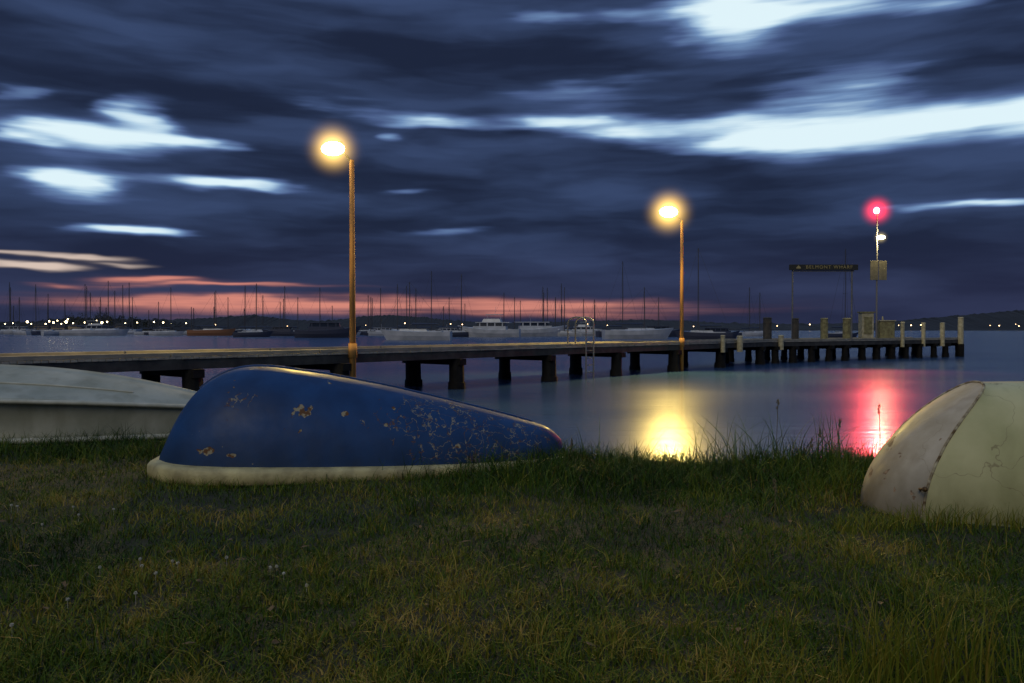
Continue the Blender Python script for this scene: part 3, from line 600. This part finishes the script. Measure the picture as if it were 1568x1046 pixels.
def cruiser(u,vw,Lp,rz=0,fly=True,hm=None):
    D=wd(vw); x=(u-CU)/F*D; L=min(20,Lp/F*D/max(.4,abs(math.cos(rz)))); B=L*.32; H=L*.11; hm=hm or m_wh
    e=empty('motor_cruiser',(x,D,0),rz)
    mb=MB(); rs=hull_rows(L,B,H,.7); mb.grid(rs); mb.add([r[0] for r in rs]+[r[-1] for r in rs[::-1]],[tuple(range(34))]); mb.add(rs[0],[tuple(range(7))]); mb.obj('hull',hm,e)
    h=L*.12
    mb=MB(); mb.box((-L*.03,0,H+h*.25),(L*.52,B*.72,h*.5)); mb.box((-L*.05,0,H+h*.72),(L*.46,B*.70,h*.44),0,1,.92); mb.box((-L*.08,0,H+h*.98),(L*.54,B*.76,h*.10))
    mb.box((L*.24,0,H+h*.12),(L*.25,B*.5,h*.35),0,0,.75)
    for k in range(4): mb.box((-L*.24+k*L*.12,0,H+h*.7),(L*.018,B*.715,h*.46))
    if fly: mb.box((-L*.06,0,H+h*1.25),(L*.30,B*.6,h*.42),0,0,.85); mb.box((-L*.1,0,H+h*2.0),(L*.26,B*.55,h*.08)); [mb.cyl((-L*.1+a*L*.11,b2*B*.25,H+h*1.4),(-L*.1+a*L*.10,b2*B*.25,H+h*2.0),.04,n=4) for a in(-1,1) for b2 in(-1,1)]
    mb.cyl((-L*.1,0,H+h*(2 if fly else 1)),(-L*.12,0,H+h*(3.1 if fly else 2)),.04,n=4)
    mb.obj('superstructure',[m_wh if hm is m_wh else hm,m_gl],e)
    mb=MB(); mb.tube([(0,-B*.45,H*1.6),(L*.3,-B*.35,H*1.9),(L*.5,0,H*2.0),(L*.3,B*.35,H*1.9)],.03,4); mb.obj('bow_rail',m_mast,e)
Y=[(12,512,40,440,.4),(32,513,35,455,2.6),(70,513,40,450,.2),(95,514,30,458,.9),(125,514,60,435,.1),(142,513,40,448,2.9),(160,514,60,430,.3),(172,513,30,445,.8),(200,512,30,455,.3),
 (258,514,40,440,.2),(325,514,62,445,.1,m_or),(345,513,40,455,.5,m_dk),(388,516,50,436,.2,m_dk),(397,514,50,434,2.8),(425,514,45,462,.1),(452,514,40,455,.5),(486,514,40,440,.4),(505,513,40,468,.2),(560,513,40,452,.3,m_dk),
 (605,514,40,455,.1),(636,521,96,432,3.05),(657,514,40,415,.3),(684,514,40,455,.5),(702,516,50,420,.2,m_dk),(768,514,40,448,.2),(828,514,50,448,.3),(847,513,40,455,.1,m_dk),(868,515,40,440,3.0),(890,513,40,458,.5),
 (925,514,40,462,.2),(948,516,60,400,.3,m_dk),(978,519,110,440,.12),(1005,514,40,455,.2,m_dk),(1076,520,75,380,3.0,m_dk),(1145,514,30,440,.4,m_dk),(1160,515,40,448,.3),(1290,518,50,381,.3,m_dk),(290,513,30,470,.4),(240,513,30,462,.2,m_dk),(225,513,30,475,.2),(535,514,30,470,.3)]
for k in range(36): Y.append((random.uniform(5,1010),random.uniform(511,514),30,random.uniform(432,472),random.uniform(0,3.1),random.choice([m_wh,m_dk])))
for a in Y: yacht(*a[:5],hm=a[5] if len(a)>5 else None)
for a in [(503,517,98,.15,False,m_dk),(250,513.5,40,.1,False),(748,516,96,3.0,True),(822,515,94,.1,False),(1100,519,70,.2,False,m_dk),(150,513,60,.2,True),(30,512,50,.1,False),(430,514.5,60,3.1,False,m_dk),(1010,516,70,.1,False,m_dk),(590,514,50,.2,False),(690,514,50,.1,False),(890,514.5,60,3.0,True)]:
    cruiser(*a[:4],fly=a[4],hm=a[5] if len(a)>5 else None)

# ---------------- far shore ----------------
def ridge(name,pts,D,depth,m_,tree=0.0,step=2.0,seed=1):
    u0,u1=pts[0][0],pts[-1][0]; us=np.arange(u0,u1,step); vs=np.interp(us,[p[0] for p in pts],[p[1] for p in pts])
    rg=np.random.default_rng(seed); bump=np.abs(np.convolve(rg.normal(0,1,len(us)+4),np.ones(3)/3,'valid')[:len(us)])*tree
    rows=[[],[],[],[],[]]
    for u,v,b in zip(us,vs,bump):
        x=(u-CU)/F*D; z=max(1,CAMZ+(HZ-v)/F*D)
        rows[0].append((x,D-depth*.35,-1)); rows[1].append((x,D-depth*.3,min(z*.3,3)+b*.3)); rows[2].append((x,D-depth*.12,z*.7+b*.5)); rows[3].append((x,D,z+b)); rows[4].append((x*1.1,D+depth,-1))
    mb=MB(); mb.grid(rows); mb.obj(name,m_)
m_hill=mat('distant_bush',(.010,.012,.018),.95,(.018,.02,.026),.02)
ridge('hills',[(-900,485),(-300,488),(0,494),(280,490),(330,487),(385,483),(430,489),(500,493),(555,485),(600,483),(650,487),(700,492),(780,495),(900,492),(980,490),(1050,492),(1100,495),(1200,497),(1340,495),(1420,488),(1480,483),(1530,478),(1568,476),(1750,470),(2300,478),(2700,490)],1900,500,m_hill,2.5,2)
ridge('headland',[(-500,490),(-100,490),(0,496),(50,494),(80,490),(120,488),(180,489),(240,491),(280,495),(310,503)],560,60,m_hill,1.5,1.5,3)
mb=MB(); rt=random.Random(5)
for k in range(95):
    u=rt.choice([rt.uniform(-60,290),rt.uniform(70,250)]); D=545+rt.uniform(-10,20); x=(u-CU)/F*D; top=np.interp(u,[-60,20,60,100,130,165,185,215,250,290],[6,5,7,12,13,15,12,10,8,5])*rt.uniform(.6,1.05)
    mb.cyl((x,D,0),(x,D,top*.7),.3,.15,5)
    for q in range(7):
        cx=x+rt.gauss(0,1.6); cz=top*rt.uniform(.45,.95); 
        for s in range(9):
            c=Vector((cx+rt.gauss(0,.8),D+rt.gauss(0,1),cz+rt.gauss(0,.6))); a=Vector((rt.uniform(-1,1),rt.uniform(-1,1),rt.uniform(-1,1)))*.8; b2=Vector((rt.uniform(-1,1),rt.uniform(-1,1),rt.uniform(-1,1)))*.8
            mb.add([c,c+a,c+b2],[(0,1,2)])
mb.obj('tree_line',mat('dark_foliage',(.010,.014,.010),.9,(.02,.026,.016),.3))
mh=mat('house_wall',(.12,.11,.10),.8); 
for u in(66,92,118,150,188):
    D=538; x=(u-CU)/F*D; e=empty('waterfront_house'); mb=MB(); mb.box((x,D,2.6),(9,6,4)); mb.obj('walls',mh,e)
    mb=MB(); mb.add([(x-5,D-3.5,4.6),(x+5,D-3.5,4.6),(x+5,D+3.5,4.6),(x-5,D+3.5,4.6),(x-4,D,6.6),(x+4,D,6.6)],[(0,1,5,4),(2,3,4,5),(1,2,5),(3,0,4)]); mb.obj('roof',m_hill,e)
mb=MB(); rt=random.Random(3)
for (u,v,s) in [(101,493,1.5),(104,489,.7),(75,492,1.0),(82,494,.9),(70,496,.7),(88,491,.6),(94,496,.5),(112,495,.6),(156,494,1.3),(164,493,.8),(130,494,.8),(140,496,.5),(148,491,.5),(42,493,1.1),(48,496,.5),(20,495,.6),(8,496,.5),(250,494,.8),(236,493,.6),(210,494,.55),(192,495,.5),(285,495,.5),(262,496,.5)]:
    c=px(u,v,530); mb.ball(c,.65*s,n=4)
mb.obj('shore_lights',mat('house_lights',(.8,.7,.5),.5,emit=(1,.78,.42),estr=12))
mb=MB()
for u in [690,708,560,620,900,1062,1190,1376,1395,1410,1516,1530,1555,1560,930,1100,1240,330,440,740,860]:
    c=px(u,rt.uniform(495,500),1700); mb.ball(c,rt.uniform(.6,1.4),n=4)
mb.obj('far_shore_lights',mat('far_lights',(.8,.6,.4),.5,emit=(1,.62,.3),estr=8))
